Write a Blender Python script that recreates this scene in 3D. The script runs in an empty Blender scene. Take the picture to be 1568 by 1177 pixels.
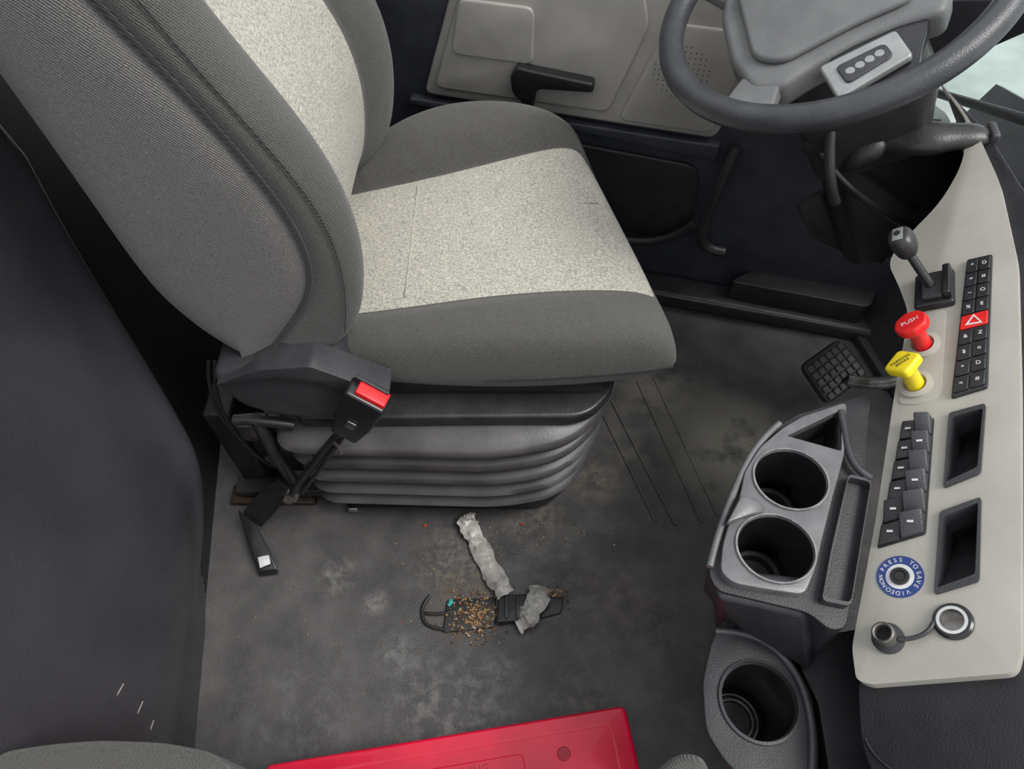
import bpy, bmesh, math, random
from mathutils import Vector as V, Matrix as M4, Euler
random.seed(7)
sc=bpy.context.scene
# ---------------------------------------------------------------- materials
def mat(name,c1,c2=None,rough=.6,metal=0,scale=60,bump=.0,bscale=None,spec=.5,coat=0,lo=.35,hi=.65,detail=4,stretch=None):
    m=bpy.data.materials.new(name); m.use_nodes=True; nt=m.node_tree; b=nt.nodes['Principled BSDF']
    b.inputs['Roughness'].default_value=rough; b.inputs['Metallic'].default_value=metal
    b.inputs['Specular IOR Level'].default_value=spec; b.inputs['Coat Weight'].default_value=coat
    tc=nt.nodes.new('ShaderNodeTexCoord'); mp=nt.nodes.new('ShaderNodeMapping'); nt.links.new(tc.outputs['Object'],mp.inputs[0])
    if stretch: mp.inputs['Scale'].default_value=stretch
    n=nt.nodes.new('ShaderNodeTexNoise'); n.inputs['Scale'].default_value=scale; n.inputs['Detail'].default_value=detail
    nt.links.new(mp.outputs[0],n.inputs['Vector'])
    r=nt.nodes.new('ShaderNodeValToRGB'); nt.links.new(n.outputs['Fac'],r.inputs[0])
    c2=c2 or tuple(x*.8 for x in c1)
    r.color_ramp.elements[0].position=lo; r.color_ramp.elements[1].position=hi
    r.color_ramp.elements[0].color=(*c2,1); r.color_ramp.elements[1].color=(*c1,1)
    nt.links.new(r.outputs[0],b.inputs['Base Color'])
    if bump:
        n2=nt.nodes.new('ShaderNodeTexNoise'); n2.inputs['Scale'].default_value=bscale or scale; n2.inputs['Detail'].default_value=3
        nt.links.new(mp.outputs[0],n2.inputs['Vector'])
        bp=nt.nodes.new('ShaderNodeBump'); bp.inputs['Strength'].default_value=bump; bp.inputs['Distance'].default_value=.002
        nt.links.new(n2.outputs['Fac'],bp.inputs['Height']); nt.links.new(bp.outputs[0],b.inputs['Normal'])
    return m
def fabric(name,c1,c2,sc1=900,wscale=150):
    m=mat(name,c1,c2,rough=.95,scale=sc1,spec=.15,lo=.3,hi=.7,detail=6)
    nt=m.node_tree; b=nt.nodes['Principled BSDF']; mp=[n for n in nt.nodes if n.type=='MAPPING'][0]
    w=nt.nodes.new('ShaderNodeTexWave'); w.inputs['Scale'].default_value=wscale; w.inputs['Distortion'].default_value=2; w.bands_direction='DIAGONAL'
    nt.links.new(mp.outputs[0],w.inputs['Vector'])
    n2=nt.nodes.new('ShaderNodeTexNoise'); n2.inputs['Scale'].default_value=350; nt.links.new(mp.outputs[0],n2.inputs['Vector'])
    ad=nt.nodes.new('ShaderNodeMath'); ad.operation='ADD'; nt.links.new(w.outputs['Fac'],ad.inputs[0]); nt.links.new(n2.outputs['Fac'],ad.inputs[1])
    bp=nt.nodes.new('ShaderNodeBump'); bp.inputs['Strength'].default_value=.6; bp.inputs['Distance'].default_value=.0018
    nt.links.new(ad.outputs[0],bp.inputs['Height'])
    n3=nt.nodes.new('ShaderNodeTexNoise'); n3.inputs['Scale'].default_value=11; n3.inputs['Detail'].default_value=2; nt.links.new(mp.outputs[0],n3.inputs['Vector'])
    b2=nt.nodes.new('ShaderNodeBump'); b2.inputs['Strength'].default_value=.4; b2.inputs['Distance'].default_value=.02
    nt.links.new(n3.outputs['Fac'],b2.inputs['Height']); nt.links.new(bp.outputs[0],b2.inputs['Normal']); nt.links.new(b2.outputs[0],b.inputs['Normal'])
    b.inputs['Sheen Weight'].default_value=.25
    return m
FD=fabric('fabric_dark',(.118,.114,.104),(.048,.046,.043))
FS=fabric('fabric_side',(.20,.19,.182),(.076,.073,.071))
FL=fabric('fabric_light',(.59,.56,.485),(.26,.248,.217),sc1=300)
FSEAM=fabric('fabric_seam',(.035,.034,.033),(.02,.02,.02))
BLK=mat('black_plastic',(.022,.022,.025),(.014,.014,.016),rough=.42,scale=40,bump=.25,bscale=700)
BLKG=mat('black_gloss',(.016,.016,.018),rough=.25,scale=30)
DGP=mat('dark_grey_plastic',(.045,.045,.050),(.032,.032,.036),rough=.40,scale=25,bump=.3,bscale=600)
CON=mat('console_plastic',(.028,.028,.032),(.019,.019,.022),rough=.42,scale=25,bump=.3,bscale=600,spec=.35)
RUB=mat('bellows_rubber',(.078,.072,.076),(.046,.043,.046),rough=.42,scale=14,bump=.15,bscale=200)
PEDR=mat('pedal_rubber',(.085,.083,.08),(.055,.054,.052),rough=.55,scale=60)
VIN=mat('wall_vinyl',(.046,.044,.051),(.033,.0315,.038),rough=.30,scale=6,bump=.5,bscale=420,spec=.6)
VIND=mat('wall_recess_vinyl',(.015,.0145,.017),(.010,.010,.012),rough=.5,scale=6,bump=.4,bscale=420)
DOORD=mat('door_dark',(.042,.045,.058),(.028,.030,.040),rough=.55,scale=18,bump=.4,bscale=300)
GREY=mat('panel_grey',(.43,.412,.37),(.37,.352,.312),rough=.5,scale=9,bump=.15,bscale=900)
DGREY=mat('door_grey',(.40,.378,.35),(.28,.268,.25),rough=.38,scale=7,bump=.15,bscale=800)
SILV=mat('console_insert_grey',(.155,.155,.16),(.105,.105,.11),rough=.30,metal=.2,scale=28,lo=.35,hi=.68,bump=.12,bscale=700,detail=8)
LIP=mat('worn_lip',(.24,.24,.24),(.13,.13,.135),rough=.32,metal=.3,scale=70)
PODM=mat('pod_silver',(.34,.35,.35),(.28,.29,.29),rough=.4,metal=.3,scale=40)
CHR=mat('chrome',(.7,.7,.68),rough=.2,metal=1,scale=20)
STEEL=mat('dirty_steel',(.26,.25,.24),(.10,.09,.08),rough=.38,metal=.7,scale=40)
RUST=mat('rusty_steel',(.075,.05,.035),(.025,.022,.02),rough=.5,metal=.5,scale=90)
RED=mat('red_plastic',(.90,.006,.055),(.76,.004,.042),rough=.32,scale=14,coat=.2)
REDD=mat('red_plastic_dark',(.48,.003,.025),rough=.4,scale=14)
REDK=mat('red_knob',(.80,.02,.02),(.68,.012,.014),rough=.35,scale=30)
YEL=mat('yellow_knob',(.88,.70,.02),(.80,.60,.015),rough=.4,scale=30)
WHT=mat('white_print',(.75,.75,.75),rough=.6)
CYAN=mat('cyan_bit',(.05,.45,.42),rough=.6)
BLU=mat('blue_sticker',(.02,.05,.22),rough=.4,scale=20)
TAPE=mat('silver_tape',(.58,.56,.52),(.31,.295,.27),rough=.5,metal=.1,scale=45,bump=.4,bscale=120)
SATIN=mat('satin_black',(.030,.029,.029),(.018,.018,.018),rough=.38,scale=30,bump=.2,bscale=300)
HUB=mat('wheel_hub',(.15,.153,.155),(.12,.122,.125),rough=.42,scale=20,bump=.3,bscale=700)
RIM=mat('wheel_rim',(.052,.054,.060),(.034,.036,.041),rough=.32,scale=20,bump=.3,bscale=600)
# ---------------------------------------------------------------- helpers
def link(ob,parent=None,M=None):
    sc.collection.objects.link(ob)
    if M is not None: ob.matrix_world=M
    if parent is not None: ob.parent=parent
    return ob
def empty(name):
    e=bpy.data.objects.new(name,None); e.empty_display_size=.05; return link(e)
def bake(ob):
    if not ob.modifiers: return
    dg=bpy.context.evaluated_depsgraph_get(); dg.update()
    me=bpy.data.meshes.new_from_object(ob.evaluated_get(dg)); old=ob.data
    ob.modifiers.clear(); ob.data=me; bpy.data.meshes.remove(old)
def mk(name,verts,faces,mats,parent=None,M=None,smooth=True,sub=0,bevel=0,seg=3,ang=40,mi=None,solid=0):
    me=bpy.data.meshes.new(name); me.from_pydata([tuple(v) for v in verts],[],faces)
    if not isinstance(mats,(list,tuple)): mats=[mats]
    for m in mats: me.materials.append(m)
    bm=bmesh.new(); bm.from_mesh(me); bmesh.ops.recalc_face_normals(bm,faces=bm.faces); bm.to_mesh(me); bm.free()
    if mi:
        for p,i in zip(me.polygons,mi): p.material_index=i
    ob=bpy.data.objects.new(name,me); link(ob,parent,M)
    if solid:
        s=ob.modifiers.new('s','SOLIDIFY'); s.thickness=solid
    if bevel:
        b=ob.modifiers.new('b','BEVEL'); b.width=bevel; b.segments=seg; b.limit_method='ANGLE'; b.angle_limit=math.radians(30)
    if sub:
        s=ob.modifiers.new('ss','SUBSURF'); s.levels=sub; s.render_levels=sub
    if smooth:
        bake(ob); me=ob.data
        for p in me.polygons: p.use_smooth=True
        if not sub: me.set_sharp_from_angle(angle=math.radians(ang))
    return ob
def rpoly(pts,r,n=5):
    out=[];N=len(pts)
    for i in range(N):
        p=V(pts[i][:2]); a=V(pts[i-1][:2])-p; b=V(pts[(i+1)%N][:2])-p
        rr=r[i] if isinstance(r,(list,tuple)) else r
        d=min(rr,a.length*.45,b.length*.45)
        if d<1e-5: out.append(p); continue
        p0=p+a.normalized()*d; p1=p+b.normalized()*d
        for k in range(n+1):
            t=k/n; out.append(p0*(1-t)**2+p*2*t*(1-t)+p1*t*t)
    return out
def prism(name,pts,w0,w1,mats,parent=None,M=None,bevel=.002,seg=3,bot=None):
    n=len(pts); bot=bot or pts
    vs=[(p[0],p[1],w0) for p in bot]+[(p[0],p[1],w1) for p in pts]
    fs=[tuple(range(n))[::-1],tuple(range(n,2*n))]+[(i,(i+1)%n,(i+1)%n+n,i+n) for i in range(n)]
    return mk(name,vs,fs,mats,parent,M,bevel=bevel,seg=seg)
def rect(u0,v0,u1,v1): return [(u0,v0),(u1,v0),(u1,v1),(u0,v1)]
def rbox(name,c,s,m,parent=None,M=None,bevel=.004,rot=None,seg=3):
    x,y,z=[k/2 for k in s]
    T_=M4.Translation(c)
    if rot: T_=T_@Euler([math.radians(a) for a in rot]).to_matrix().to_4x4()
    if M is not None: T_=M@T_
    return prism(name,[(-x,-y),(x,-y),(x,y),(-x,y)],-z,z,m,parent,T_,bevel=bevel,seg=seg)
def loft(name,rings,mats,parent=None,M=None,sub=0,caps=True,mi=None,ang=40,bevel=0):
    n=len(rings[0]); vs=[p for r in rings for p in r]; fs=[];mm=[]
    for j in range(len(rings)-1):
        for i in range(n):
            a=j*n+i; b=j*n+(i+1)%n; fs.append((a,b,b+n,a+n)); mm.append(mi(j,i) if mi else 0)
    if caps:
        fs.append(tuple(range(n))[::-1]); fs.append(tuple(range(len(vs)-n,len(vs)))); mm+=[0,0]
    return mk(name,vs,fs,mats,parent,M,sub=sub,mi=mm if mi else None,ang=ang,bevel=bevel)
def tube(name,pts,r,m,parent=None,M=None,cyc=False,res=8,poly=False):
    cu=bpy.data.curves.new(name,'CURVE'); cu.dimensions='3D'; cu.bevel_depth=r; cu.bevel_resolution=4; cu.use_fill_caps=True
    s=cu.splines.new('POLY' if poly else 'NURBS'); s.points.add(len(pts)-1)
    for i,p in enumerate(pts): s.points[i].co=(*p[:3],1)
    s.use_cyclic_u=cyc
    if not poly: s.order_u=min(4,len(pts)); s.use_endpoint_u=not cyc; s.resolution_u=res
    ob=bpy.data.objects.new(name,cu); sc.collection.objects.link(ob)
    dg=bpy.context.evaluated_depsgraph_get(); dg.update()
    me=bpy.data.meshes.new_from_object(ob.evaluated_get(dg)); bpy.data.objects.remove(ob)
    me.materials.clear(); me.materials.append(m)
    for p in me.polygons: p.use_smooth=True
    ob=bpy.data.objects.new(name,me); return link(ob,parent,M)
def lathe(name,prof,m,parent=None,M=None,n=40,ex=1,ey=1,ang=40):
    vs=[];fs=[];k=len(prof)
    for r,z in prof:
        for i in range(n):
            a=2*math.pi*i/n; vs.append((r*math.cos(a)*ex,r*math.sin(a)*ey,z))
    for j in range(k-1):
        for i in range(n):
            a=j*n+i;b=j*n+(i+1)%n; fs.append((a,b,b+n,a+n))
    if prof[0][0]>1e-5: fs.append(tuple(range(n))[::-1])
    if prof[-1][0]>1e-5: fs.append(tuple(range((k-1)*n,k*n)))
    return mk(name,vs,fs,m,parent,M,ang=ang)
def ringlathe(name,prof,m,parent=None,M=None,n=40,ex=1,ey=1):
    vs=[];fs=[];k=len(prof)
    for r,z in prof:
        for i in range(n):
            a=2*math.pi*i/n; vs.append((r*math.cos(a)*ex,r*math.sin(a)*ey,z))
    for j in range(k):
        for i in range(n):
            a=j*n+i;b=j*n+(i+1)%n;c=((j+1)%k)*n
            fs.append((a,b,c+(i+1)%n,c+i))
    return mk(name,vs,fs,m,parent,M)
def cut(ob,cutters):
    for c in cutters:
        md=ob.modifiers.new('bo','BOOLEAN'); md.object=c; md.operation='DIFFERENCE'; md.solver='EXACT'
    bake(ob)
    ob.data.set_sharp_from_angle(angle=math.radians(35))
def text(name,body,size,m,parent=None,M=None,ext=.0002):
    cu=bpy.data.curves.new(name,'FONT'); cu.body=body; cu.size=size; cu.extrude=ext; cu.align_x='CENTER'; cu.align_y='CENTER'
    ob=bpy.data.objects.new(name,cu); sc.collection.objects.link(ob)
    dg=bpy.context.evaluated_depsgraph_get(); dg.update()
    me=bpy.data.meshes.new_from_object(ob.evaluated_get(dg)); bpy.data.objects.remove(ob)
    me.materials.clear(); me.materials.append(m)
    return link(bpy.data.objects.new(name,me),parent,M)
def frame(o,x,y,z):
    m=M4.Identity(4)
    for i in range(3): m[i][0]=x[i];m[i][1]=y[i];m[i][2]=z[i];m[i][3]=o[i]
    return m
def T(x,y,z): return M4.Translation((x,y,z))
def Rz(a): return M4.Rotation(math.radians(a),4,'Z')
def Rx(a): return M4.Rotation(math.radians(a),4,'X')
def Ry(a): return M4.Rotation(math.radians(a),4,'Y')
def sstep(a,b,x):
    t=max(0,min(1,(x-a)/(b-a))); return t*t*(3-2*t)
def framering(name,outer,inner,w0,w1,m,parent,M,dep=.03):
    n=len(outer); vs=[(p[0],p[1],w0) for p in outer]+[(p[0],p[1],w1) for p in outer]+[(p[0],p[1],w1) for p in inner]+[(p[0],p[1],w0-dep) for p in inner]
    fs=[]
    for k in range(3):
        for i in range(n):
            j=(i+1)%n; fs.append((k*n+i,k*n+j,(k+1)*n+j,(k+1)*n+i))
    return mk(name,vs,fs,m,parent,M)
def ins(p,d):
    c=sum((V(q) for q in p),V((0,0)))/len(p); return [V(q)-(V(q)-c).normalized()*d for q in p]
# ---------------------------------------------------------------- floor
fm=mat('rubber_floor',(.105,.099,.097),(.050,.048,.048),rough=.38,scale=16,bump=.5,bscale=420,lo=.3,hi=.75,detail=12)
nt=fm.node_tree; b=nt.nodes['Principled BSDF']; base=b.inputs['Base Color'].links[0].from_socket
tc=[n for n in nt.nodes if n.type=='TEX_COORD'][0]
def blob(cx,cy,rad,col,amt,nscale,base,th=.46,sharp=.16):
    sub=nt.nodes.new('ShaderNodeVectorMath'); sub.operation='DISTANCE'; sub.inputs[1].default_value=(cx,cy,0); nt.links.new(tc.outputs['Object'],sub.inputs[0])
    n=nt.nodes.new('ShaderNodeTexNoise'); n.inputs['Scale'].default_value=nscale; n.inputs['Detail'].default_value=10; n.inputs['Roughness'].default_value=.65; nt.links.new(tc.outputs['Object'],n.inputs['Vector'])
    mr=nt.nodes.new('ShaderNodeMapRange'); mr.inputs['From Min'].default_value=rad; mr.inputs['From Max'].default_value=rad*.2; nt.links.new(sub.outputs['Value'],mr.inputs['Value'])
    mr2=nt.nodes.new('ShaderNodeMapRange'); mr2.inputs['From Min'].default_value=th; mr2.inputs['From Max'].default_value=th+sharp; nt.links.new(n.outputs['Fac'],mr2.inputs['Value'])
    mu=nt.nodes.new('ShaderNodeMath'); mu.operation='MULTIPLY'; nt.links.new(mr.outputs[0],mu.inputs[0]); nt.links.new(mr2.outputs[0],mu.inputs[1])
    mu2=nt.nodes.new('ShaderNodeMath'); mu2.operation='MULTIPLY'; mu2.inputs[1].default_value=amt; nt.links.new(mu.outputs[0],mu2.inputs[0])
    mx=nt.nodes.new('ShaderNodeMix'); mx.data_type='RGBA'; nt.links.new(mu2.outputs[0],mx.inputs['Factor']); nt.links.new(base,mx.inputs['A']); mx.inputs['B'].default_value=(*col,1)
    return mx.outputs['Result']
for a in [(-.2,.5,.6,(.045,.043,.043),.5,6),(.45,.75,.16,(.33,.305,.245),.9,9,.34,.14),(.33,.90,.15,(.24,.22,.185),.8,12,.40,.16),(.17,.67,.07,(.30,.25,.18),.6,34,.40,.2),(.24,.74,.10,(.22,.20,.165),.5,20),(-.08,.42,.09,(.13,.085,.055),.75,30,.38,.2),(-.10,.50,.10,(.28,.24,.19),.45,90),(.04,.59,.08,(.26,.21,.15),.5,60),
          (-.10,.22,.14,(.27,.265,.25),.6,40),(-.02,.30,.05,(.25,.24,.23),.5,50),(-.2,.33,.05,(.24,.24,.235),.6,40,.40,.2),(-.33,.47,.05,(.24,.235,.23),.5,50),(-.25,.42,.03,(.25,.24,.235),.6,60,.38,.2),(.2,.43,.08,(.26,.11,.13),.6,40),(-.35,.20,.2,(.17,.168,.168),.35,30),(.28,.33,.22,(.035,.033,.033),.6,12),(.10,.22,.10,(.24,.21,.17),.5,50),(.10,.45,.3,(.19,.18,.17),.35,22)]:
    base=blob(a[0],a[1],a[2],a[3],a[4],a[5],base,*(a[6:]))
nt.links.new(base,b.inputs['Base Color'])
floor=mk('floor',[(-.80,-.5,0),(1.05,-.5,0),(1.05,1.45,0),(-.80,1.45,0),(-.80,-.5,-.03),(1.05,-.5,-.03),(1.05,1.45,-.03),(-.80,1.45,-.03)],[(0,1,2,3),(7,6,5,4),(0,4,5,1),(1,5,6,2),(2,6,7,3),(3,7,4,0)],fm,smooth=False)
def rib(i,a,b_):
    a=V((*a,0));b_=V((*b_,0));d=(b_-a).normalized();p=V((-d.y,d.x,0))
    r=[]
    for q in (a,b_):
        r.append([q+p*.006-V((0,0,.002)),q+p*.003+V((0,0,.0030)),q-p*.003+V((0,0,.0030)),q-p*.006-V((0,0,.002))])
    return loft('floor_rib_%d'%i,r,fm,parent=floor)
k=1
for a,b_ in [((.175,.90),(.284,.578)),((.208,.90),(.322,.571)),((.282,.92),(.374,.578)),((.320,.93),(.408,.592))]:
    rib(k,a,b_);k+=1
# ---------------------------------------------------------------- rear wall (moulded vinyl bulkhead)
def wm(y,z):
    t=max(z,0)/.68
    cy=.42+.45*t**.66
    if z>.68: cy=.87-.10*(z-.68)
    return cy-y
def wx(y,z):
    x0=-.597-.155*(y-.635)
    d=wm(y,z); m=sstep(-.006,.055,d)
    bul=.085*m*sstep(.0,.28,z)
    lean=-.13*sstep(.03,.75,z)
    foot=.014*max(0,1-z/.10)**2*m
    ridge=.014*math.exp(-((d-.06)/.035)**2)*m*sstep(.0,.12,z)
    return x0+bul+lean+foot-.010*m-.025*(1-m)*sstep(0,.1,z)+ridge
NY,NZ=150,120
vs=[];fs=[];mi=[]
for j in range(NZ+1):
    z=1.3*(j/NZ)**1.3
    for i in range(NY+1):
        y=-.5+1.85*i/NY; vs.append((wx(y,z),y,z))
for j in range(NZ):
    for i in range(NY):
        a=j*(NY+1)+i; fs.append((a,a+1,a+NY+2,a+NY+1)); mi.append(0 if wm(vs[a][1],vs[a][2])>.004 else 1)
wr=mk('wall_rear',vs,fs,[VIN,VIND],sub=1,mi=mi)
for i,(y,z,l) in enumerate([(.20,.33,.02),(.185,.29,.022),(.17,.26,.016)]):
    rbox('scuff_mark_%d'%i,(wx(y,z)+.0006,y,z),(.0012,l,.0015),DGREY,wr,bevel=0,rot=(-15+12*i,0,-8))
# ---------------------------------------------------------------- driver seat
seat=empty('driver_seat')
st=[(-.36,0,.66,.72,1.0,1.05,.44,0,0,.40),(-.30,.05,.635,.71,.995,1.10,.462,.012,.04,.39),(-.18,0,.622,.718,1.015,1.155,.474,.018,.078,.378),(-.05,-.05,.617,.735,1.045,1.175,.486,.02,.078,.37),
(.07,-.12,.615,.742,1.08,1.175,.492,.018,.06,.38),(.145,-.2,.62,.742,1.095,1.165,.492,.014,.04,.392),(.185,-.25,.628,.742,1.09,1.15,.482,.01,.025,.41),(.203,-.28,.65,.748,1.06,1.12,.455,0,.01,.43)]
rings=[]
for xc,sl,yno,yni,yfi,yfo,zt,bn,bf,zb in st:
    md=(yni+yfi)/2; q=(yfi-yni)
    s=[(yno+.06,zb),(yno+.012,zb+.012),(yno,zb+.45*(zt-zb)),(yno+.010,zt-.016+bn),(yno+.035,zt+bn),(yni-.03,zt+bn*.8),(yni-.004,zt+.001),(yni,zt-.002),(yni+.012,zt+.003),
       (yni+q*.25,zt+.005),(md,zt+.005),(yfi-q*.25,zt+.005),(yfi-.012,zt+.003),(yfi,zt-.002),(yfi+.006,zt+.004),(yfi+.03,zt+bf*.7),(yfo-.04,zt+bf),(yfo-.01,zt-.016+bf),(yfo,zb+.45*(zt-zb)),(yfo-.012,zb+.012),(yfo-.06,zb)]
    rings.append([(xc+sl*(y-.86),y,z) for y,z in s])
loft('cushion',rings,[FD,FL],seat,sub=3,mi=lambda j,i:1 if 7<=i<=12 else 0)
tube('cushion_seam',[(xc,.885+.06*((xc+.3)/.5),zt+.0042) for xc,_,_,_,_,_,zt,*r in st[2:6]],.0014,FL,seat)
tube('cushion_cross_seam',[(-.165,y,.4797) for y in (.74,.8,.87,.95,1.0)],.0014,FL,seat)
tube('cushion_piping',[(xc+sl*(yno-.86)-.002,yno+.0015,zb+.45*(zt-zb)+.005) for xc,sl,yno,_,_,_,zt,_,_,zb in st[3:7]],.0016,FSEAM,seat)
bk=[(.475,-.39,-.35,-.27),(.50,-.42,-.345,-.235),(.54,-.448,-.315,-.212),(.60,-.475,-.268,-.198),(.67,-.485,-.243,-.190),(.76,-.49,-.255,-.200),(.845,-.497,-.288,-.237),(.92,-.505,-.325,-.277),(.99,-.515,-.365,-.308),(1.10,-.53,-.41,-.36),(1.19,-.54,-.45,-.41),(1.23,-.52,-.48,-.45)]
yn,yf=.612,1.135
rings=[];seamN=[];seamF=[]
for z,xb,xs,xf in bk:
    fl=.012*sstep(.75,1.2,z)
    a=yn+fl; c=yf-fl-.03*sstep(.6,1,z); md=(a+c)/2
    half=[(xb,a+.13),(xb,a+.05),(xb+.012,a+.012),(xb+.05,a-.004),(xs-.05,a-.008),(xs-.016,a-.004),(xs,a+.013),(xs+.014,a+.003),(xf-.025,a+.006),(xf,a+.03),(xf+.002,a+.065),(xf-.022,a+.105),(xf-.035,a+.118),(xf-.04,a+.124),(xf-.042,a+.16)]
    r=[(x,y,z) for x,y in half]+[(xf-.045,md,z)]+[(x,a+c-y,z) for x,y in half[::-1]]+[(xb-.004,md,z)]
    rings.append(r); seamN.append((xs,a+.005,z)); seamF.append((xs,c-.005,z))
loft('backrest',rings,[FD,FL,FS],seat,sub=2,mi=lambda j,i:1 if 13<=i<=16 else (2 if (i<=5 or i>=24) else 0))
tube('side_piping',[(x+.001,y,z) for x,y,z in seamN[1:]],.0035,FSEAM,seat)
tube('side_piping_far',[(x+.001,y,z) for x,y,z in seamF[1:]],.0035,FSEAM,seat)
tube('bolster_stitch',[(xf-.018,yn+.0082+.012*sstep(.75,1.2,z),z) for z,xb,xs,xf in bk[2:]],.0012,FSEAM,seat)
prism('seat_pan',rpoly([(-.34,.645),(.165,.645),(.15,1.06),(-.34,1.04)],.04),.352,.392,BLK,seat,bevel=.008)
prism('pan_flange',rpoly([(-.35,.598),(.12,.603),(.17,.66),(.16,1.05),(-.35,1.05)],.03),.325,.352,SATIN,seat,bevel=.006)
def rrect(x0,y0,x1,y1,r,n=8): return rpoly([(x0,y0),(x1,y0),(x1,y1),(x0,y1)],r,n)
def bel(o,top=0):
    return rpoly([(-.36-o,.590-o),(-.02,.580-o),(.085+o*.7,.600-o*.8),(.150+o,.680-o*.5),(.165+o,.80),(.15+o,1.0+o),(-.36-o,1.0+o)],[.05,.10,.06,.06,.05,.06,.05],6)
rings=[]
hs=[.064,.058,.054,.050,.048]
z=.326
for i,h in enumerate(hs):
    for dz_,o in ((0,-.050),(h*.08,-.016),(h*.20,.012),(h*.34,.020),(h*.62,.014),(h*.84,-.010),(h*.97,-.050)):
        off=o-.003*i+(.006 if i==0 else 0)
        rings.append([(p.x,p.y,z-dz_) for p in bel(off)])
    z-=h
loft('suspension_bellows',rings,RUB,seat,ang=70)
prism('base_plate',rpoly([(-.34,.61),(.06,.605),(.12,.66),(.12,.98),(-.34,.98)],.03),.002,.052,BLK,seat,bevel=.004)
rbox('slider_bolt',(-.31,.600,.026),(.018,.016,.012),CHR,seat,bevel=.002)
FX=frame((0,0,0),(1,0,0),(0,0,1),(0,-1,0))
cov=rpoly([(-.425,.488),(-.428,.455),(-.410,.405),(-.365,.378),(-.30,.366),(-.245,.374),(-.225,.405),(-.232,.445),(-.25,.495),(-.285,.520),(-.35,.512)],.02)
prism('recliner_cover',cov,-.68,-.584,DGP,seat,FX,bevel=.016,seg=5)
prism('recliner_cover_ridge',rpoly([(-.42,.478),(-.33,.498),(-.27,.487),(-.235,.46),(-.185,.44),(-.175,.452),(-.23,.49),(-.275,.522),(-.35,.514)],.006),-.62,-.574,DGP,seat,FX,bevel=.005)
tube('adjuster_post',[(-.405,.60,.35),(-.408,.60,.24),(-.400,.60,.14)],.011,SATIN,seat)
tube('adjuster_crossrod',[(-.44,.60,.345),(-.40,.598,.35),(-.35,.60,.33)],.009,SATIN,seat)
rbox('rear_bracket',(-.505,.70,.15),(.05,.10,.26),BLK,seat,bevel=.006)
rbox('rear_bracket_web',(-.455,.665,.16),(.13,.010,.20),BLKG,seat,bevel=.004)
rbox('rear_bracket_rail',(-.455,.640,.036),(.17,.035,.022),SATIN,seat,bevel=.003)
rbox('rear_bracket_foot',(-.475,.635,.008),(.17,.042,.012),RUST,seat,bevel=.003)
rbox('latch_block',(-.445,.645,.25),(.055,.03,.05),STEEL,seat,bevel=.006)
rbox('latch_plate',(-.385,.625,.25),(.03,.01,.09),STEEL,seat,bevel=.004,rot=(0,12,0))
rbox('latch_washer',(-.43,.63,.16),(.03,.01,.035),STEEL,seat,bevel=.004,rot=(0,-20,0))
for i in range(2):
    tube('harness_%d'%i,[(-.47+.01*i,.66,.42),(-.50+.01*i,.635,.33),(-.45,.61-.004*i,.22),(-.45,.63,.14),(-.44,.66,.06)],.003,BLK,seat)
# ---------------------------------------------------------------- buckle
bu=empty('seat_belt_buckle')
ax=V((.060,-.01,.125)).normalized(); wd=V((.86,-.28,-.42)); wd=(wd-ax*wd.dot(ax)).normalized(); th_=wd.cross(ax).normalized()
if th_.y>0: wd=-wd
BM=frame((-.243,.545,.405),wd,ax,wd.cross(ax))
prism('buckle_body',rpoly([(-.020,0),(.020,0),(.028,.05),(.030,.118),(-.030,.118),(-.028,.05)],.006),-.016,.016,BLKG,bu,BM,bevel=.005)
rbox('release_button',(.004,.120,0),(.044,.012,.022),REDK,bu,BM,bevel=.002)
rbox('buckle_slot',(-.002,.124,-.010),(.05,.01,.006),BLK,bu,BM,bevel=.001)
rbox('buckle_clip',(0,.05,.018),(.014,.018,.003),STEEL,bu,BM,bevel=.001)
tube('buckle_stalk',[(-.243,.548,.41),(-.28,.56,.35),(-.335,.565,.25),(-.385,.57,.165),(-.395,.575,.14)],.007,SATIN,bu)
tube('buckle_cable',[(-.235,.55,.41),(-.262,.55,.37),(-.31,.555,.27),(-.37,.56,.17)],.004,BLK,bu)
tube('buckle_tie',[(-.270,.545,.37),(-.262,.543,.355),(-.264,.543,.34)],.003,STEEL,bu)
lathe('anchor_bolt',[(.016,0),(.016,.008),(.010,.012),(.010,.022),(0,.022)],STEEL,bu,T(-.405,.585,.115)@Rx(60),n=6)
sh=empty('seat_adjuster_handle')
loft('handle_strap',[[(-.425,.60,.145),(-.405,.585,.14),(-.41,.58,.13),(-.43,.595,.132)],[(-.475,.60,.09),(-.435,.575,.085),(-.44,.57,.075),(-.48,.595,.078)],[(-.515,.585,.045),(-.475,.56,.04),(-.48,.555,.03),(-.52,.58,.032)]],BLK,sh,bevel=.002)
loft('handle_grip',[[(-.525,.585,.05),(-.485,.555,.045),(-.49,.55,.02),(-.53,.58,.02)],[(-.495,.52,.035),(-.455,.51,.033),(-.457,.505,.008),(-.497,.515,.008)],[(-.470,.470,.022),(-.435,.475,.022),(-.437,.472,.004),(-.472,.467,.004)]],BLKG,sh,bevel=.003)
rbox('handle_label',(-.462,.492,.030),(.02,.032,.002),WHT,sh,rot=(-15,0,25),bevel=.0005)
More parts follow.
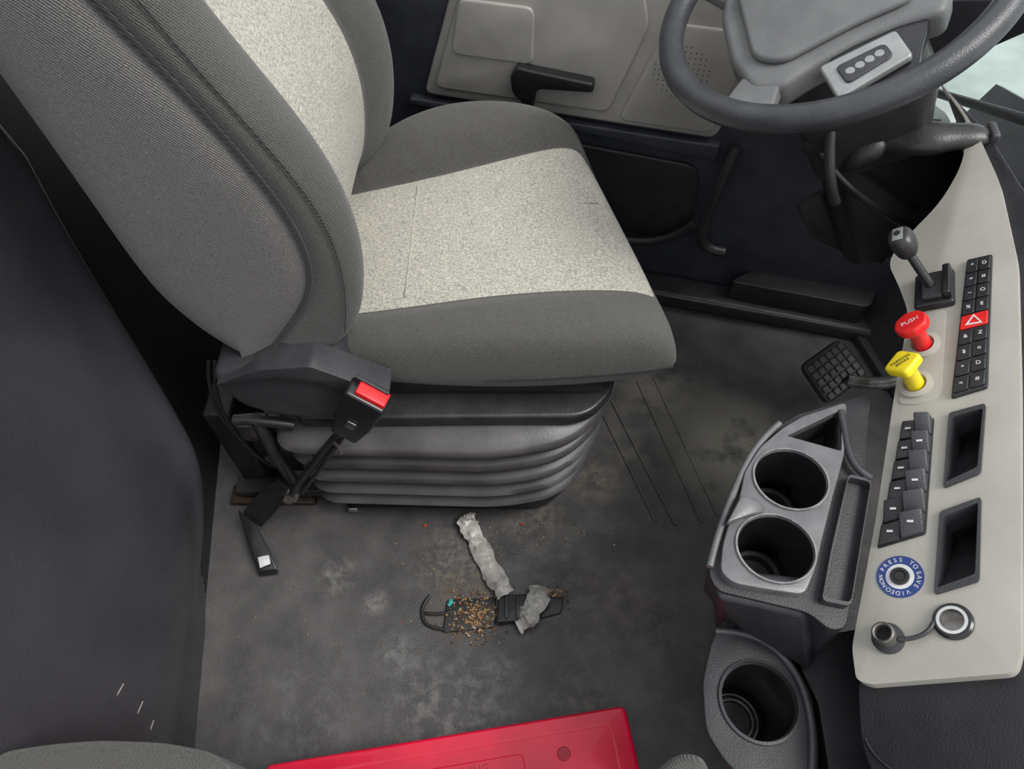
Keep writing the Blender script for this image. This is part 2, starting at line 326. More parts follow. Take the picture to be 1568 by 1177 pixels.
# ---------------------------------------------------------------- door
DS=1.072
dd=V((.97,-.24,0)).normalized()
DM=frame((0,1.30,0),dd,(0,0,1),dd.cross(V((0,0,1))))
def dz(p): return (p[0]*DS, p[1]*DS-.0936)
door=empty('door_1')
prism('door_skin',[(-.75,0),(.95,0),(.95,.42),(.62,.46),(.62,1.1),(-.75,1.1)],-.03,0,DOORD,door,DM,bevel=.003)
prism('trim_panel',rpoly([dz(p) for p in [(-.171,.503),(-.112,.675),(-.06,.84),(.42,.84),(.42,.70),(.385,.498)]],.02),0,.018,DGREY,door,DM,bevel=.008,seg=4)
prism('armrest_recess',rpoly([dz(p) for p in [(-.145,.525),(-.10,.66),(-.05,.80),(.20,.80),(.235,.69),(.185,.525)]],.02),.016,.026,DGREY,door,DM,bevel=.009,seg=4)
prism('pull_pocket',rpoly([dz(p) for p in [(-.105,.60),(-.085,.70),(.045,.70),(.045,.60)]],.018),.024,.032,DGREY,door,DM,bevel=.006,seg=4)
prism('speaker_panel',rpoly([dz(p) for p in [(.205,.512),(.265,.70),(.40,.70),(.375,.512)]],.02),.016,.024,DGREY,door,DM,bevel=.004)
for i in range(11):
    for j in range(11):
        u,v=.30+(i-5)*.009,.62+(j-5)*.009
        if (i-5)**2+(j-5)**2<=26:
            uu,vv=dz((u,v)); lathe('grille_dot_%d_%d'%(i,j),[(.0012,0),(.0012,.0006),(0,.0006)],DGP,door,DM@T(uu,vv,.024),n=8)
hd=rpoly([dz(p) for p in [(.007,.584),(.010,.555),(.020,.541),(.046,.541),(.060,.566),(.158,.574),(.156,.592),(.043,.600),(.02,.603)]],.007)
prism('handle_lever',hd,.024,.050,BLKG,door,DM,bevel=.007,seg=4)
prism('handle_cup',rpoly([dz(p) for p in [(.022,.54),(.030,.512),(.046,.512),(.052,.545)]],.005),.024,.038,BLK,door,DM,bevel=.003)
prism('lower_trim_strip',rpoly([dz(p) for p in [(-.20,.492),(.395,.488),(.395,.455),(.10,.478),(-.20,.478)]],.004),0,.022,DOORD,door,DM,bevel=.006)
prism('map_pocket',rpoly([dz(p) for p in [(.10,.44),(.37,.43),(.39,.30),(.36,.24),(.12,.24)]],.03),0,.010,BLK,door,DM,bevel=.005)
tube('pocket_rim',[(*dz(p),.025) for p in [(.05,.25),(.12,.235),(.22,.225),(.34,.23),(.385,.30)]],.010,BLK,door,DM)
tube('grab_bar',[(*dz(p),w) for p,w in [((.425,.49),.02),((.408,.40),.05),((.402,.30),.05),((.41,.262),.05),((.46,.255),.04)]],.012,BLK,door,DM)
prism('sill_step',[(.0,.0),(.92,.0),(.92,.04),(.0,.05)],0,.07,BLK,door,DM,bevel=.012)
tube('sill_lip',[(.05,.05,.075),(.4,.047,.075),(.8,.042,.07)],.004,DGP,door,DM)
bp=empty('trim_1')
prism('pillar_cover',rpoly([(-.46,0),(-.375,0),(-.375,1.2),(-.46,1.2)],.01),0,.03,BLK,bp,DM,bevel=.008)
tube('belt_webbing',[(-.395,.35,.05),(-.39,.6,.045),(-.385,1.0,.04)],.01,BLK,bp,DM)
# ---------------------------------------------------------------- front wall of footwell
wf=empty('wall_front')
mk('firewall',[(.78,1.30,0),(.86,.86,0),(.95,.3,0),(1.15,.2,.60),(1.08,.8,.58),(.98,1.30,.48)],[(0,1,4,5),(1,2,3,4)],DGP,wf,solid=.02)
rbox('scuff_plate',(.815,1.02,.012),(.03,.26,.02),DGP,wf,rot=(0,0,12),bevel=.004)
prism('footwell_kick_panel',rpoly([(.50,1.13),(.80,1.05),(.84,1.12),(.60,1.19)],.02),0,.10,BLK,wf,bevel=.02)
# ---------------------------------------------------------------- pedal
pd=empty('brake_pedal')
pu=V((.093,.069,.012)).normalized(); pv=V((-.055,.082,.045)); pv=(pv-pu*pv.dot(pu)).normalized(); pw=pu.cross(pv)
PM=frame((.665,.864,.115),pu,pv,pw)
prism('pedal_pad',rpoly([(-.060,-.046),(.062,-.050),(.058,.046),(-.054,.050)],.018),-.014,.003,BLK,pd,PM,bevel=.005)
for i in range(6):
    for j in range(5):
        prism('tread_%d_%d'%(i,j),rpoly(rect(-.052+i*.0178,-.041+j*.0168,-.038+i*.0178,-.028+j*.0168),.002,2),.001,.0085,PEDR,pd,PM,bevel=.001,seg=1)
tube('pedal_arm',[(.69,.845,.11),(.74,.825,.115),(.80,.82,.15),(.88,.82,.26),(.98,.85,.45)],.013,STEEL,pd)
# ---------------------------------------------------------------- dashboard
A=V((.3054,.95,.0679)).normalized(); Bv=V((.717,-.276,.64)); Bv=(Bv-A*Bv.dot(A)).normalized(); Nn=Bv.cross(A).normalized()
PF=frame((.36,.16,.58),Bv,A,Nn)     # local x = across, y = along, z = out of the panel
def uv(*p): return [(v/1000,u/1000) for u,v in p]
dash=empty('dashboard')
outl=uv((915,36),(797,72),(708,67),(642,40),(595,1),(555,-24),(500,-6),(453,6),(335,-6),(164,-19),(26,-34),(-5,-28),(-8,-16),(19,103),(36,108),(315,118),(503,122),(650,108),(766,84),(850,60))
outl=rpoly(outl,[.004,.02,.03,.03,.03,.02,.02,.02,.02,.02,.008,.01,.01,.012,.01,.02,.02,.02,.02,.01])
pan=prism('trim_panel',outl,-.016,.0,GREY,dash,PF,bevel=.005,seg=4)
body=prism('dash_body',rpoly(uv((880,44),(797,74),(708,74),(642,48),(590,8),(555,-16),(453,12),(335,-3),(164,-16),(26,-30),(-15,-30),(-60,-24),(-200,40),(-200,420),(420,420),(500,200),(640,130),(780,92),(880,52)),.012),-.36,-.012,CON,dash,PF,bevel=.006)
pk1=uv((295,52),(303,87),(218,81),(202,47)); pk2=uv((174,44),(190,81),(101,78),(85,40))
cs=[]
for p in (pk1,pk2):
    c=prism('tmpcut',ins(p,.004),-.055,.02,BLK,None,PF,bevel=0); cs.append(c)
cut(pan,cs); cut(body,cs)
for c in cs: bpy.data.objects.remove(c)
for i,p in enumerate((pk1,pk2)):
    framering('storage_pocket_frame_%d'%(i+1),rpoly(p,.004),rpoly(ins(p,.007),.003),-.001,.004,DGP,dash,PF)
    q=ins(p,.007)
    mk('storage_pocket_ramp_%d'%(i+1),[(q[3].x,q[3].y,-.002),(q[2].x,q[2].y,-.002),(q[1].x,q[1].y,-.05),(q[0].x,q[0].y,-.05)],[(0,1,2,3)],BLK,dash,PF,smooth=False)
prism('knob_plate',rpoly(uv((440,16),(452,34),(448,48),(322,44),(312,20),(316,-2),(335,0)),.01),-.002,.0012,GREY,dash,PF,bevel=.001)
tube('apron_seam',[(-.02,-.055,-.01),(-.005,-.09,-.011),(.06,-.10,-.011),(.3,-.11,-.011)],.0015,BLKG,dash,PF)
prism('lower_light_trim',rpoly(rect(.060,-.20,.30,-.100),.01),-.013,-.004,GREY,dash,PF,bevel=.003)
loft('cluster_hood',[[(.53,1.00,.56),(.53,1.14,.56),(.53,1.14,.80),(.53,1.01,.80)],[(.66,1.00,.70),(.66,1.10,.70),(.66,1.12,.81),(.66,.995,.81)],[(.76,.985,.775),(.76,1.05,.775),(.76,1.08,.81),(.76,.98,.81)]],BLKG,dash,bevel=.010)
for i,(x,y) in enumerate([(.625,1.045),(.70,1.03)]):
    ringlathe('dial_ring_%d'%i,[(.033,0),(.033,.003),(.030,.003),(.030,0)],STEEL,dash,T(x,y,.811))
    for k in range(16):
        a=k*math.pi/8; rbox('dial_tick_%d_%d'%(i,k),(x+.025*math.cos(a),y+.025*math.sin(a),.8125),(.005,.001,.0005),WHT,dash,rot=(0,0,math.degrees(a)),bevel=0)
    tube('dial_needle_%d'%i,[(x,y,.814),(x-.012,y+.018,.814)],.0008,REDK,dash)
tube('knee_panel_edge',[(.49,.95,.486),(.52,.95,.42),(.60,.95,.37),(.69,.95,.345)],.005,SATIN,dash)
mk('knee_panel',[(.49,.955,.486),(.535,.955,.41),(.61,.955,.37),(.69,.955,.345),(.74,.97,.48),(.60,.97,.55)],[(0,1,2,3,4,5)],BLKG,dash,solid=.01)
# ---------------------------------------------------------------- windshield
ws=empty('window_1')
gm=bpy.data.materials.new('window_glass'); gm.use_nodes=True; g=gm.node_tree.nodes['Principled BSDF']; g.inputs['Base Color'].default_value=(.9,.97,.95,1); g.inputs['Roughness'].default_value=.02; g.inputs['Transmission Weight'].default_value=1; g.inputs['IOR'].default_value=1.05
mk('glass',[(1.02,.85,.60),(.80,1.26,.50),(.98,1.34,1.3),(1.25,.7,1.3)],[(0,1,2,3)],gm,ws,solid=.004)
tube('glass_seal',[(1.10,.70,.60),(.99,.92,.60),(.80,1.26,.50),(.98,1.34,1.3)],.012,BLK,ws,poly=True)
# ---------------------------------------------------------------- switch strip
sp=empty('dash_switch_panel')
quad=uv((521,71),(521,98),(324,89),(315,54))
prism('bezel',rpoly(quad,.003),-.001,.004,BLKG,sp,PF,bevel=.0015)
def q2(a,b_):
    t=V(quad[0])*(1-b_)+V(quad[1])*b_; s=V(quad[3])*(1-b_)+V(quad[2])*b_
    return t*(1-a)+s*a
icons=['*','D','=','#','~','O','%','E','X','B','&','Z','$','o']
for i in range(9):
    for j in range(2):
        a0,a1=.02+i*.1078,.02+(i+1)*.1078-.01; b0,b1=(.06,.48) if j==0 else (.52,.94)
        hz=(i==4)
        if hz and j==1: continue
        if hz: b1=.94
        pts=[q2(a0,b0),q2(a0,b1),q2(a1,b1),q2(a1,b0)]
        prism('key_%d_%d'%(i,j),rpoly(pts,.0015,2),.003,.0065,REDK if hz else BLK,sp,PF,bevel=.0008,seg=1)
        c=(pts[0]+pts[2])/2
        if not hz: text('icon_%d_%d'%(i,j),icons[(i*2+j)%14],.0070,WHT,sp,PF@T(c.x,c.y,.0067)@Rz(0))
tri=q2(.505,.5)
framering('hazard_triangle',[(tri.x-.009,tri.y-.006),(tri.x+.009,tri.y-.006),(tri.x,tri.y+.009)],[(tri.x-.006,tri.y-.004),(tri.x+.006,tri.y-.004),(tri.x,tri.y+.006)],.0066,.0072,WHT,sp,PF,dep=0)
# ---------------------------------------------------------------- rocker switch bank
rk=empty('rocker_switch_bank')
qr=uv((289,5),(292,37),(150,31),(133,-15))
prism('bezel',rpoly(qr,.003),-.002,.002,BLKG,rk,PF,bevel=.001)
def q3(a,b_):
    t=V(qr[0])*(1-b_)+V(qr[1])*b_; s=V(qr[3])*(1-b_)+V(qr[2])*b_
    return t*(1-a)+s*a
for i in range(6):
    for j in range(2):
        a0,a1=i/6+.010,(i+1)/6-.010; b0,b1=(.03,.49) if j==0 else (.51,.97)
        p=[q3(a0,b0),q3(a0,b1),q3(a1,b1),q3(a1,b0)]
        h0,h1=(.006,.008) if j==0 else (.007,.022)
        if (i,j)==(4,0): h0,h1=.004,.014
        vs=[(q.x,q.y,0) for q in p]+[(p[0].x,p[0].y,h1),(p[1].x,p[1].y,h1*.8),(p[2].x,p[2].y,h0*.7),(p[3].x,p[3].y,h0)]
        mk('rocker_%d_%d'%(i,j),vs,[(0,1,2,3),(4,5,6,7),(0,1,5,4),(1,2,6,5),(2,3,7,6),(3,0,4,7)],DGP if j else BLK,rk,PF,bevel=.0015)
        if j==0 or i%2:
            c=(p[0]+p[2])/2; rbox('legend_%d_%d'%(i,j),(c.x,c.y,(h0+h1)/2+.0004),(.006,.0025,.0006),WHT,rk,PF,bevel=0)
# ---------------------------------------------------------------- knobs
def knob(name,u,v,m,label,octo):
    e=empty(name); K=PF@T(v/1000,u/1000,0)
    ringlathe('collar',[(.019,0),(.019,.004),(.013,.006),(.011,.002)],GREY,e,K)
    lathe('stem',[(.010,0),(.0095,.03),(.012,.036),(0,.036)],m,e,K)
    pts=[(.0195*math.cos(math.pi/8+k*math.pi/4),.0195*math.sin(math.pi/8+k*math.pi/4)) for k in range(8)] if octo else [(.022,0),(0,.022),(-.022,0),(0,-.022)]
    K2=K@T(0,0,.036)@Rx(-8)@Ry(-8)@Rz(0 if octo else 15)
    prism('cap',rpoly(pts,.004 if octo else .007),0,.012,m,e,K2,bevel=.003)
    text('label',label,.0085 if octo else .0055,WHT if octo else BLK,e,K2@T(0,0,.0121)@Rz(20 if octo else 15))
    return e
knob('trailer_air_supply_knob',398,24,REDK,'PUSH',True)
knob('parking_brake_knob',341,17,YEL,'PARKING\nBRAKE',False)
# ---------------------------------------------------------------- gear lever
gl=empty('gear_selector_lever')
G=PF@T(.036,.478,0)
prism('base',rpoly(rect(-.022,-.026,.022,.03),.005),-.001,.010,BLKG,gl,G,bevel=.003)
prism('gate',rpoly(rect(-.012,-.018,.012,.022),.003),.009,.016,DGP,gl,G,bevel=.002)
prism('side_wall',rpoly(rect(.012,-.020,.021,.028),.003),.008,.022,BLKG,gl,G,bevel=.003)
tube('shaft',[(0,.0,.01),(-.008,.01,.04),(-.014,.022,.065)],.0055,SATIN,gl,G)
loft('knob',[[(x*s-.015+dx,y*s+.026+dy,w) for x,y in [(-.008,-.012),(.008,-.012),(.011,0),(.009,.014),(-.009,.014),(-.011,0)]] for w,s,dx,dy in [(.052,.7,0,-.002),(.060,1.3,0,0),(.078,1.45,-.003,.004),(.088,1.1,-.005,.006)]],SATIN,gl,G,sub=2)
rbox('knob_badge',(-.019,.031,.0865),(.012,.020,.001),PODM,gl,G,bevel=.0005)
# ---------------------------------------------------------------- sticker + button
sk=empty('video_save_button')
K=PF@T(.008,.103,0)
ringlathe('sticker_ring',[(.0225,0),(.0225,.0008),(.0135,.0008),(.0135,0)],BLU,sk,K)
ringlathe('sticker_white',[(.0135,0),(.0135,.0009),(.0085,.0009),(.0085,0)],WHT,sk,K)
ringlathe('button_bezel',[(.0095,0),(.009,.003),(.006,.003),(.005,.0)],BLK,sk,K)
lathe('button',[(.0055,0),(.005,.002),(0,.002)],BLKG,sk,K)
def arc(s,a0,a1,r,size):
    for i,ch in enumerate(s):
        if ch==' ': continue
        a=a0+(a1-a0)*i/(len(s)-1); ra=math.radians(a)
        text('letter_%s_%d_%d'%(ch,i,int(a0)),ch,size,WHT,sk,K@T(r*math.cos(ra),r*math.sin(ra),.0009)@Rz(a-90))
arc('PRESS TO',158,38,.0178,.0062)
arc('SAVE VIDEO',15,-125,.0178,.0062)
arc('NOW',215,185,.0178,.0058)
# ---------------------------------------------------------------- power outlet
po=empty('power_outlet')
K=PF@T(.056,.060,0)
ringlathe('outlet_ring',[(.0175,0),(.0175,.003),(.0155,.005),(.0125,.005),(.0115,.002),(.0115,0)],BLKG,po,K)
ringlathe('outlet_chrome',[(.0135,.004),(.0135,.006),(.0105,.006),(.0100,.001),(.0100,.0)],CHR,po,K)
lathe('outlet_well',[(.0100,.0015),(0,.0012)],STEEL,po,K)
tube('cap_leash',[(-.016,-.003,.004),(-.018,-.014,.006),(-.028,-.022,.006),(-.045,-.024,.008)],.0022,DGP,po,K)
K=PF@T(.000,.038,0)
lathe('cap_base',[(.015,0),(.015,.004),(.010,.006),(0,.006)],DGP,po,K)
ringlathe('cap_barrel',[(.0105,.005),(.0105,.018),(.0090,.019),(.0075,.018),(.0075,.006)],STEEL,po,K)
lathe('cap_inside',[(.0076,.011),(0,.011)],BLK,po,K)
# ---------------------------------------------------------------- cup holder console
cc=empty('cup_holder_console')
top=[(.408,.482),(.345,.462),(.319,.446),(.290,.424),(.268,.396),(.250,.36),(.238,.335),(.222,.305),(.209,.279),(.206,.262),(.212,.246),(.260,.234),(.300,.224),(.318,.206),(.334,.208),(.383,.316),(.43,.46),(.445,.495)]
top=rpoly(top,.008,3)
body=prism('console_body',top,0,.578,CON,cc,bevel=.008,bot=[V((.40+(p.x-.3)*.6+.02,p.y*.9+.05)) for p in top])
plate=prism('cup_plate',rpoly([(.402,.472),(.345,.452),(.315,.434),(.285,.409),(.262,.378),(.250,.345),(.236,.322),(.222,.290),(.215,.262),(.226,.250),(.262,.243),(.296,.238),(.312,.262),(.330,.30),(.352,.345),(.380,.40)],.008,3),.570,.590,SILV,cc,bevel=.003)
cA=(.311,.368);cB=(.277,.287)
cs=[]
for (x,y) in (cA,cB):
    cs.append(lathe('tmpc',[(.030,.50),(.034,.51),(.0375,.575),(.0385,.60)],BLK,None,T(x,y,0),n=64,ex=1.04,ey=.96))
tri3=rpoly([(.318,.424),(.394,.462),(.378,.403)],.003,3)
cs.append(prism('tmpt',tri3,.535,.61,BLK,None,bevel=0,bot=ins(tri3,.004)))
cut(body,cs); cut(plate,cs)
for c in cs: bpy.data.objects.remove(c)
for i,(x,y) in enumerate((cA,cB)):
    ringlathe('cup_lip_%d'%(i+1),[(.0415,.588),(.0405,.593),(.0385,.593),(.0375,.586)],LIP,cc,T(x,y,0),n=64,ex=1.04,ey=.96)
    ringlathe('cup_well_%d'%(i+1),[(.0388,.589),(.0378,.589),(.0330,.508),(.0345,.506)],BLKG,cc,T(x,y,0),n=64,ex=1.03,ey=.95)
    ringlathe('cup_step_%d'%(i+1),[(.033,.503),(.029,.510),(.024,.510),(.022,.503)],BLK,cc,T(x,y,0),n=48)
loft('cup_bridge',[[(.228,.312,.589),(.250,.345,.589),(.250,.345,.599),(.228,.312,.599)],[(.258,.323,.589),(.268,.338,.589),(.268,.338,.597),(.258,.323,.597)],[(.272,.327,.587),(.276,.334,.587),(.276,.334,.591),(.272,.327,.591)]],SILV,cc,bevel=.003)
trayo=rpoly([(.378,.375),(.402,.368),(.340,.226),(.312,.232),(.335,.285)],.006)
framering('side_tray_rim',trayo,ins(trayo,.004),.578,.590,DGP,cc,None,dep=.0)
tube('tray_ledge',[(.392,.46,.588),(.390,.42,.588),(.376,.388,.589),(.402,.37,.589)],.0045,DGP,cc)
tube('outer_ridge',[(.318,.446,.582),(.280,.415,.584),(.245,.352,.584),(.222,.309,.584),(.207,.27,.582)],.004,SILV,cc)
low=rpoly([(.250,.256),(.272,.240),(.305,.210),(.326,.172),(.322,.12),(.305,.06),(.262,.066),(.222,.098),(.204,.130),(.208,.180),(.226,.225)],.012,4)
lb=prism('lower_body',low,0,.475,CON,cc,bevel=.010,seg=4,bot=[V((p.x*.6+.24,p.y*.9+.03)) for p in low])
c=lathe('tmpc',[(.030,.36),(.034,.37),(.0395,.47),(.0405,.50)],BLK,None,T(.267,.160,0),n=64)
cut(lb,[c]); bpy.data.objects.remove(c)
ringlathe('lower_cup_lip',[(.0445,.472),(.0435,.478),(.0405,.479),(.0390,.470)],DGP,cc,T(.267,.160,0),n=64)
tube('lower_ridge',[(.232,.235,.474),(.275,.235,.476),(.308,.205,.476),(.322,.165,.476),(.316,.11,.476),(.295,.06,.474)],.0045,DGP,cc)
ringlathe('lower_cup_well',[(.0402,.472),(.0392,.472),(.0335,.368),(.0350,.366)],BLKG,cc,T(.267,.160,0),n=64)
for r in (.031,.025):
    ringlathe('lower_cup_ring_%d'%int(r*1000),[(r,.361),(r-.001,.366),(r-.003,.366),(r-.004,.361)],STEEL,cc,T(.267,.160,0),n=48)
prism('lower_filler',rpoly([(.30,.262),(.33,.228),(.40,.24),(.52,.20),(.52,-.02),(.325,-.02),(.330,.08),(.336,.16),(.322,.21)],.006),.0,.462,CON,cc,bevel=.008,bot=[V(p) for p in rpoly([(.43,.262),(.44,.235),(.47,.24),(.55,.20),(.55,-.02),(.43,-.02),(.43,.08),(.43,.16),(.43,.21)],.006)])
loft('flank',[[(.206,.275,.572),(.212,.240,.572),(.30,.222,.572),(.34,.26,.572)],[(.225,.285,.47),(.25,.245,.47),(.33,.19,.47),(.37,.25,.47)]],CON,cc,bevel=.006)
# ---------------------------------------------------------------- steering wheel
sw=empty('steering_wheel')
wc=V((.407,.931,.845)); az,ti=.204,.486
wn=V((-math.sin(ti)*math.cos(az),-math.sin(ti)*math.sin(az),math.cos(ti)))
e1=V((1,0,0)); e1=(e1-wn*e1.dot(wn)).normalized(); e2=wn.cross(e1)
WM=frame(wc,e1,e2,wn); R=.225; rr=.0175
tube('rim',[( (R-rr)*math.cos(2*math.pi*k/48),(R-rr)*math.sin(2*math.pi*k/48),0) for k in range(48)],rr,RIM,sw,WM,cyc=True,res=4)
def rp(*p): return [(x*R,y*R) for x,y in p]
hub=rpoly(rp((-.60,.20),(-.60,-.20),(-.52,-.50),(-.38,-.56),(-.22,-.50),(.02,-.44),(.25,-.42),(.46,-.46),(.54,-.30),(.50,0),(.54,.30),(.46,.46),(.25,.42),(.02,.44),(-.22,.50),(-.38,.56),(-.52,.50)),.012)
prism('airbag_hub',hub,-.045,-.004,HUB,sw,WM,bevel=.010,seg=4)
prism('airbag_cover',rpoly(rp((-.48,.30),(-.48,-.30),(-.34,-.42),(.05,-.34),(.36,-.32),(.38,.32),(.05,.34),(-.34,.42)),.02),-.006,.006,HUB,sw,WM,bevel=.007,seg=4)
for s in (1,-1):
    loft('spoke_lower_%d'%s,[[(-.36*R,s*.48*R,-.008),(-.56*R,s*.36*R,-.008),(-.56*R,s*.36*R,-.030),(-.36*R,s*.48*R,-.030)],[(-.44*R,s*.70*R,-.002),(-.68*R,s*.52*R,-.002),(-.68*R,s*.52*R,-.020),(-.44*R,s*.70*R,-.020)],[(-.46*R,s*.82*R,.0),(-.76*R,s*.56*R,.0),(-.76*R,s*.56*R,-.014),(-.46*R,s*.82*R,-.014)]],HUB,sw,WM,bevel=.004)
    loft('spoke_side_%d'%s,[[(-.10*R,s*.38*R,-.010),(.42*R,s*.38*R,-.010),(.42*R,s*.38*R,-.035),(-.10*R,s*.38*R,-.035)],[(-.12*R,s*.68*R,-.012),(.30*R,s*.64*R,-.012),(.30*R,s*.64*R,-.03),(-.12*R,s*.68*R,-.03)],[(-.08*R,s*.92*R,-.006),(.22*R,s*.88*R,-.006),(.22*R,s*.88*R,-.016),(-.08*R,s*.92*R,-.016)]],BLKG,sw,WM,bevel=.004)
    prism('button_pod_%d'%s,rpoly(rp((-.17,s*.54),(.22,s*.48),(.25,s*.70),(-.13,s*.82)),.006),-.010,.0,PODM,sw,WM,bevel=.003)
    prism('button_cross_%d'%s,rpoly(rp((-.10,s*.60),(.15,s*.56),(.17,s*.67),(-.07,s*.75)),.008),.0,.003,DGP,sw,WM,bevel=.0015)
    for k in range(4):
        lathe('button_%d_%d'%(s,k),[(.006,0),(.005,.002),(0,.002)],PODM,sw,WM@T((-.04+.05*k)*R,s*(.67-.015*k)*R,.002),n=16)
ringlathe('badge',[(.016,0),(.015,.002),(.011,.002),(.010,0)],CHR,sw,WM@T(.0,0,.006),ex=1,ey=1.3)
# column
col=empty('steering_column')
CM=WM
def sq(w,sx,sy,cx=0,cy=0,r=.25): return [(p.x+cx,p.y+cy,w) for p in rrect(-sx,-sy,sx,sy,r*min(sx,sy)*2,5)]
loft('column_shroud',[sq(-.047,.045,.045),sq(-.07,.085,.075,.01),sq(-.15,.095,.080,.02),sq(-.20,.088,.078,.02),sq(-.27,.082,.073,.02)],SATIN,col,CM)
loft('column_lower',[sq(-.25,.07,.06,.03),sq(-.34,.10,.08,.05),sq(-.50,.10,.08,.06)],BLKG,col,CM)
def oval(x,y,z,ry,rz,n=12): return [(x,y+ry*math.cos(2*math.pi*k/n),z+rz*math.sin(2*math.pi*k/n)) for k in range(n)]
loft('stalk_grip',[oval(.530,.890,.650,.016,.016),oval(.552,.882,.658,.018,.016),oval(.566,.876,.664,.030,.020),oval(.598,.870,.671,.034,.022),oval(.618,.866,.675,.024,.017),oval(.640,.862,.680,.025,.016),oval(.672,.857,.685,.020,.012)],SATIN,col,None,sub=1)
rbox('stalk_end_cap',(.672,.857,.686),(.012,.034,.022),DGP,col,rot=(0,-10,-8),bevel=.004)
tube('stalk_collar',[(.598,.900,.672),(.616,.892,.676)],.009,BLKG,col)
loft('stalk_boot',[oval(.49,.895,.62,.034,.034),oval(.525,.888,.642,.030,.026),oval(.545,.884,.652,.022,.018)],BLK,col,None,sub=1)
tube('tilt_lever',[(-.03,-.07,-.16),(-.05,-.12,-.20),(-.045,-.13,-.25)],.008,BLK,col,CM)
lathe('ignition_lock',[(.014,0),(.014,.010),(.010,.012),(0,.012)],SATIN,col,CM@T(-.055,-.06,-.19)@Rx(90)@Ry(-30),n=24)
tube('column_cable',[(-.05,-.07,-.20),(-.02,-.12,-.28),(.04,-.13,-.34),(.08,-.11,-.42)],.006,BLKG,col,CM)
# ---------------------------------------------------------------- red case
rc=empty('red_tool_case')
RM=frame((-.365,.14,0),V((.527,.080,0)).normalized(),V((-.080,.527,0)).normalized(),(0,0,1))
prism('case_body',rpoly(rect(0,-.26,.545,0),.012),.001,.105,RED,rc,RM,bevel=.006)
prism('case_lid',rpoly(rect(-.002,-.262,.547,.002),.012),.095,.115,RED,rc,RM,bevel=.005)
prism('lid_panel',rpoly(rect(.12,-.24,.38,-.040),.01),.112,.1165,RED,rc,RM,bevel=.002)
framering('lid_groove',rpoly(rect(.02,-.245,.52,-.018),.01),rpoly(rect(.024,-.241,.516,-.022),.01),.114,.116,RED,rc,RM,dep=0)
lathe('lid_emblem',[(.010,0),(.009,.001),(0,.001)],REDD,rc,RM@T(.44,-.05,.115))
text('case_lettering','EMERGENCY WARNING',.016,REDD,rc,RM@T(.24,-.052,.1165))
# ---------------------------------------------------------------- torn-off bracket, tape, crumbs
br=empty('floor_mount_bracket')
tube('bracket_clip',[(-.150,.432,.006),(-.166,.415,.006),(-.163,.385,.006),(-.150,.374,.006),(-.120,.370,.006)],.003,SATIN,br)
tube('bracket_clip_inner',[(-.158,.40,.005),(-.13,.395,.006),(-.105,.405,.004)],.003,SATIN,br)
prism('bracket_plate',rpoly([(-.125,.365),(-.03,.375),(-.03,.43),(-.120,.425)],.006),.0,.004,SATIN,br,bevel=.002)
prism('bracket_block',rpoly([(-.028,.378),(.05,.385),(.05,.432),(-.025,.428)],.005),.0,.020,BLK,br,bevel=.004)
for i in range(3): rbox('bracket_rib_%d'%i,(-.01+.02*i,.405,.022),(.006,.04,.006),SATIN,br,bevel=.001)
prism('bracket_ear',rpoly([(.05,.39),(.09,.40),(.095,.43),(.05,.43)],.006),.0,.006,SATIN,br,bevel=.002)
tp=empty('duct_tape_strip')
def crump(name,path,w,h,parent,seed):
    rnd=random.Random(seed); vs=[];fs=[];N=len(path)*5;M_=6
    P=[V((*p[:2],p[2])) for p in path]
    for i in range(N+1):
        t=i/N*(len(P)-1); k=min(int(t),len(P)-2); f=t-k; c=P[k].lerp(P[k+1],f); d=(P[k+1]-P[k]).normalized(); n=V((-d.y,d.x,0)).normalized()
        ww=w*(1+.10*math.sin(i*.9+seed)+rnd.uniform(-.05,.05))
        for j in range(M_+1):
            s=j/M_*2-1
            vs.append(c+n*s*ww/2+V((rnd.uniform(-.002,.002),rnd.uniform(-.002,.002),h*(1-s*s)+rnd.uniform(0,h*.6)+.001)))
    for i in range(N):
        for j in range(M_):
            a=i*(M_+1)+j; fs.append((a,a+1,a+M_+2,a+M_+1))
    return mk(name,vs,fs,TAPE,parent,ang=14,solid=.001)
crump('tape_main',[(-.092,.580,.02),(-.080,.56,.012),(-.062,.525,.006),(-.038,.475,.006),(-.010,.428,.020)],.036,.006,tp,2)
crump('tape_end',[(-.100,.572,.02),(-.088,.578,.026),(-.072,.580,.026)],.014,.006,tp,5)
crump('tape_wrap',[(.008,.378,.010),(.030,.39,.020),(.048,.42,.024),(.052,.445,.010)],.038,.006,tp,9)
cm=[mat('crumb_tan',(.50,.32,.13),(.30,.17,.07),rough=.8,scale=200),mat('crumb_dark',(.12,.07,.04),rough=.8,scale=200),mat('crumb_pale',(.60,.50,.36),rough=.8,scale=200),mat('crumb_red',(.5,.08,.03),rough=.8,scale=200),CYAN]
bm=bmesh.new()
def crumb(x,y,s,z=.0,k=None):
    if (y<.25 and -.40<x<.22) or y>.578: return
    r=bmesh.ops.create_icosphere(bm,subdivisions=1,radius=s,matrix=T(x,y,z+s*.6)@M4.Rotation(random.random()*6,4,'Z')@M4.Diagonal((random.uniform(.7,1.5),random.uniform(.6,1.1),random.uniform(.5,.9),1)))
    if k is None: k=random.choices([0,1,2,3],[5,4,1.5,.7])[0]
    for v in r['verts']:
        for f in v.link_faces: f.material_index=k
for i in range(480): crumb(random.gauss(-.068,.020),random.gauss(.396,.019),random.uniform(.0008,.0028),.003)
for i in range(80): crumb(random.gauss(.075,.018),random.gauss(.43,.014),random.uniform(.001,.0035))
for i in range(90): crumb(random.gauss(-.10,.05),random.gauss(.44,.04),random.uniform(.0006,.0014))
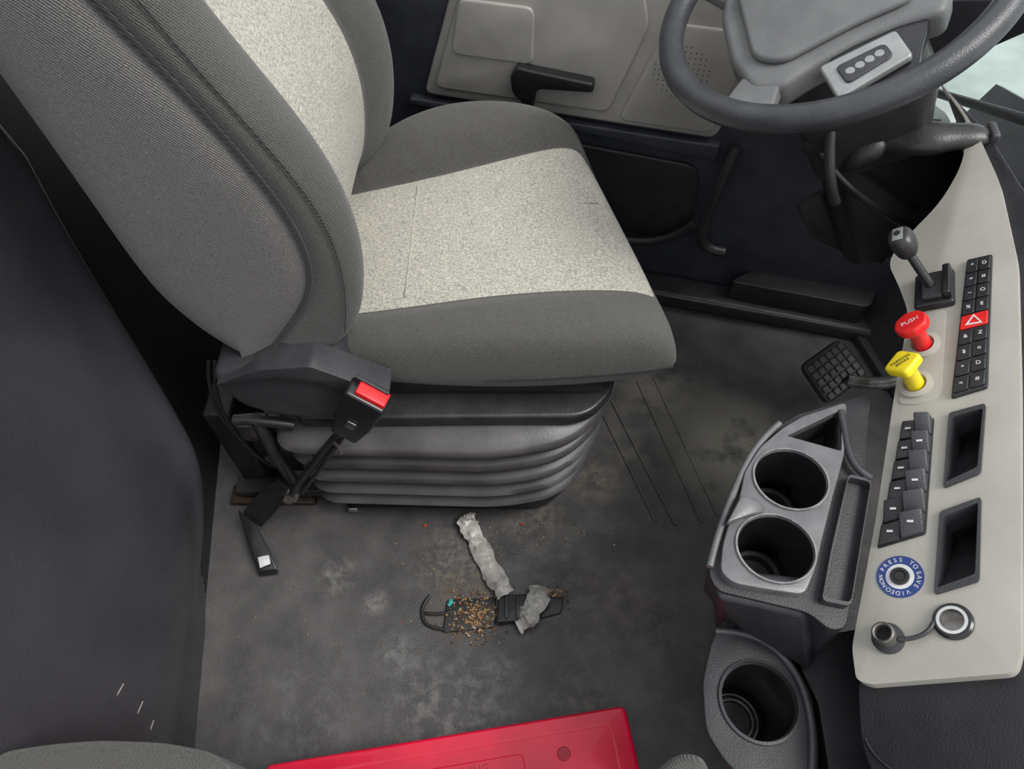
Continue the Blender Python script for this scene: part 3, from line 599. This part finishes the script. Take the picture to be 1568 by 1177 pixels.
for i in range(70): crumb(random.gauss(.08,.07),random.gauss(.555,.02),random.uniform(.0006,.002))
for i in range(110): crumb(random.uniform(-.5,.3),random.uniform(.26,.56),random.uniform(.0004,.0012))
for p in [(-.115,.415),(-.112,.420)]: crumb(*p,.005,.003,4)
for p in [(-.17,.572),(.02,.575)]: crumb(*p,.004,0,3)
me=bpy.data.meshes.new('crumbs'); bm.to_mesh(me); bm.free()
for m in cm: me.materials.append(m)
link(bpy.data.objects.new('food_crumbs',me))
# ---------------------------------------------------------------- passenger seat edge (below the viewer)
ps=empty('passenger_seat')
e=[(-.53,.108),(-.48,.116),(-.43,.120),(-.36,.118),(-.30,.108),(-.26,.070),(-.1,.05),(.10,.05),(.14,.088),(.170,.108),(.195,.106),(.205,.07)]
ol=[V(p) for p in e]+[V((.205,-.42)),V((-.45,-.42))]
prism('cushion',rpoly(ol,.02),.38,.50,FD,ps,bevel=.02,seg=4)
prism('base',rrect(-.42,-.40,.15,-.14,.05),.0,.38,BLK,ps,bevel=.01)
# ---------------------------------------------------------------- exterior ground
gd=mat('pale_concrete',(.36,.40,.385),(.24,.27,.26),rough=.9,scale=2.2,detail=8)
mk('ground',[(-8,-8,-1.2),(8,-8,-1.2),(8,8,-1.2),(-8,8,-1.2)],[(0,1,2,3)],gd,smooth=False)
# ---------------------------------------------------------------- light, world, camera
w=bpy.data.worlds.new('world'); sc.world=w; w.use_nodes=True; bg=w.node_tree.nodes['Background']; bg.inputs[0].default_value=(.94,.97,1,1); bg.inputs[1].default_value=1.15
def sun(name,d,e,ang,c=(1,1,1)):
    l=bpy.data.lights.new(name,'SUN'); l.energy=e; l.angle=math.radians(ang); l.color=c
    o=bpy.data.objects.new(name,l); link(o); o.rotation_euler=V(d).to_track_quat('-Z','Y').to_euler(); return o
sun('daylight_sun',(-.60,.20,-1),3.2,28,(1,.985,.95))
cam=bpy.data.objects.new('camera',bpy.data.cameras.new('camera')); link(cam); cam.location=(0,0,1.3); cam.rotation_euler=(math.radians(35),0,0)
cam.data.sensor_width=36; cam.data.lens=1331/1920*36; cam.data.clip_start=.01; sc.camera=cam
sc.view_settings.view_transform='Standard'
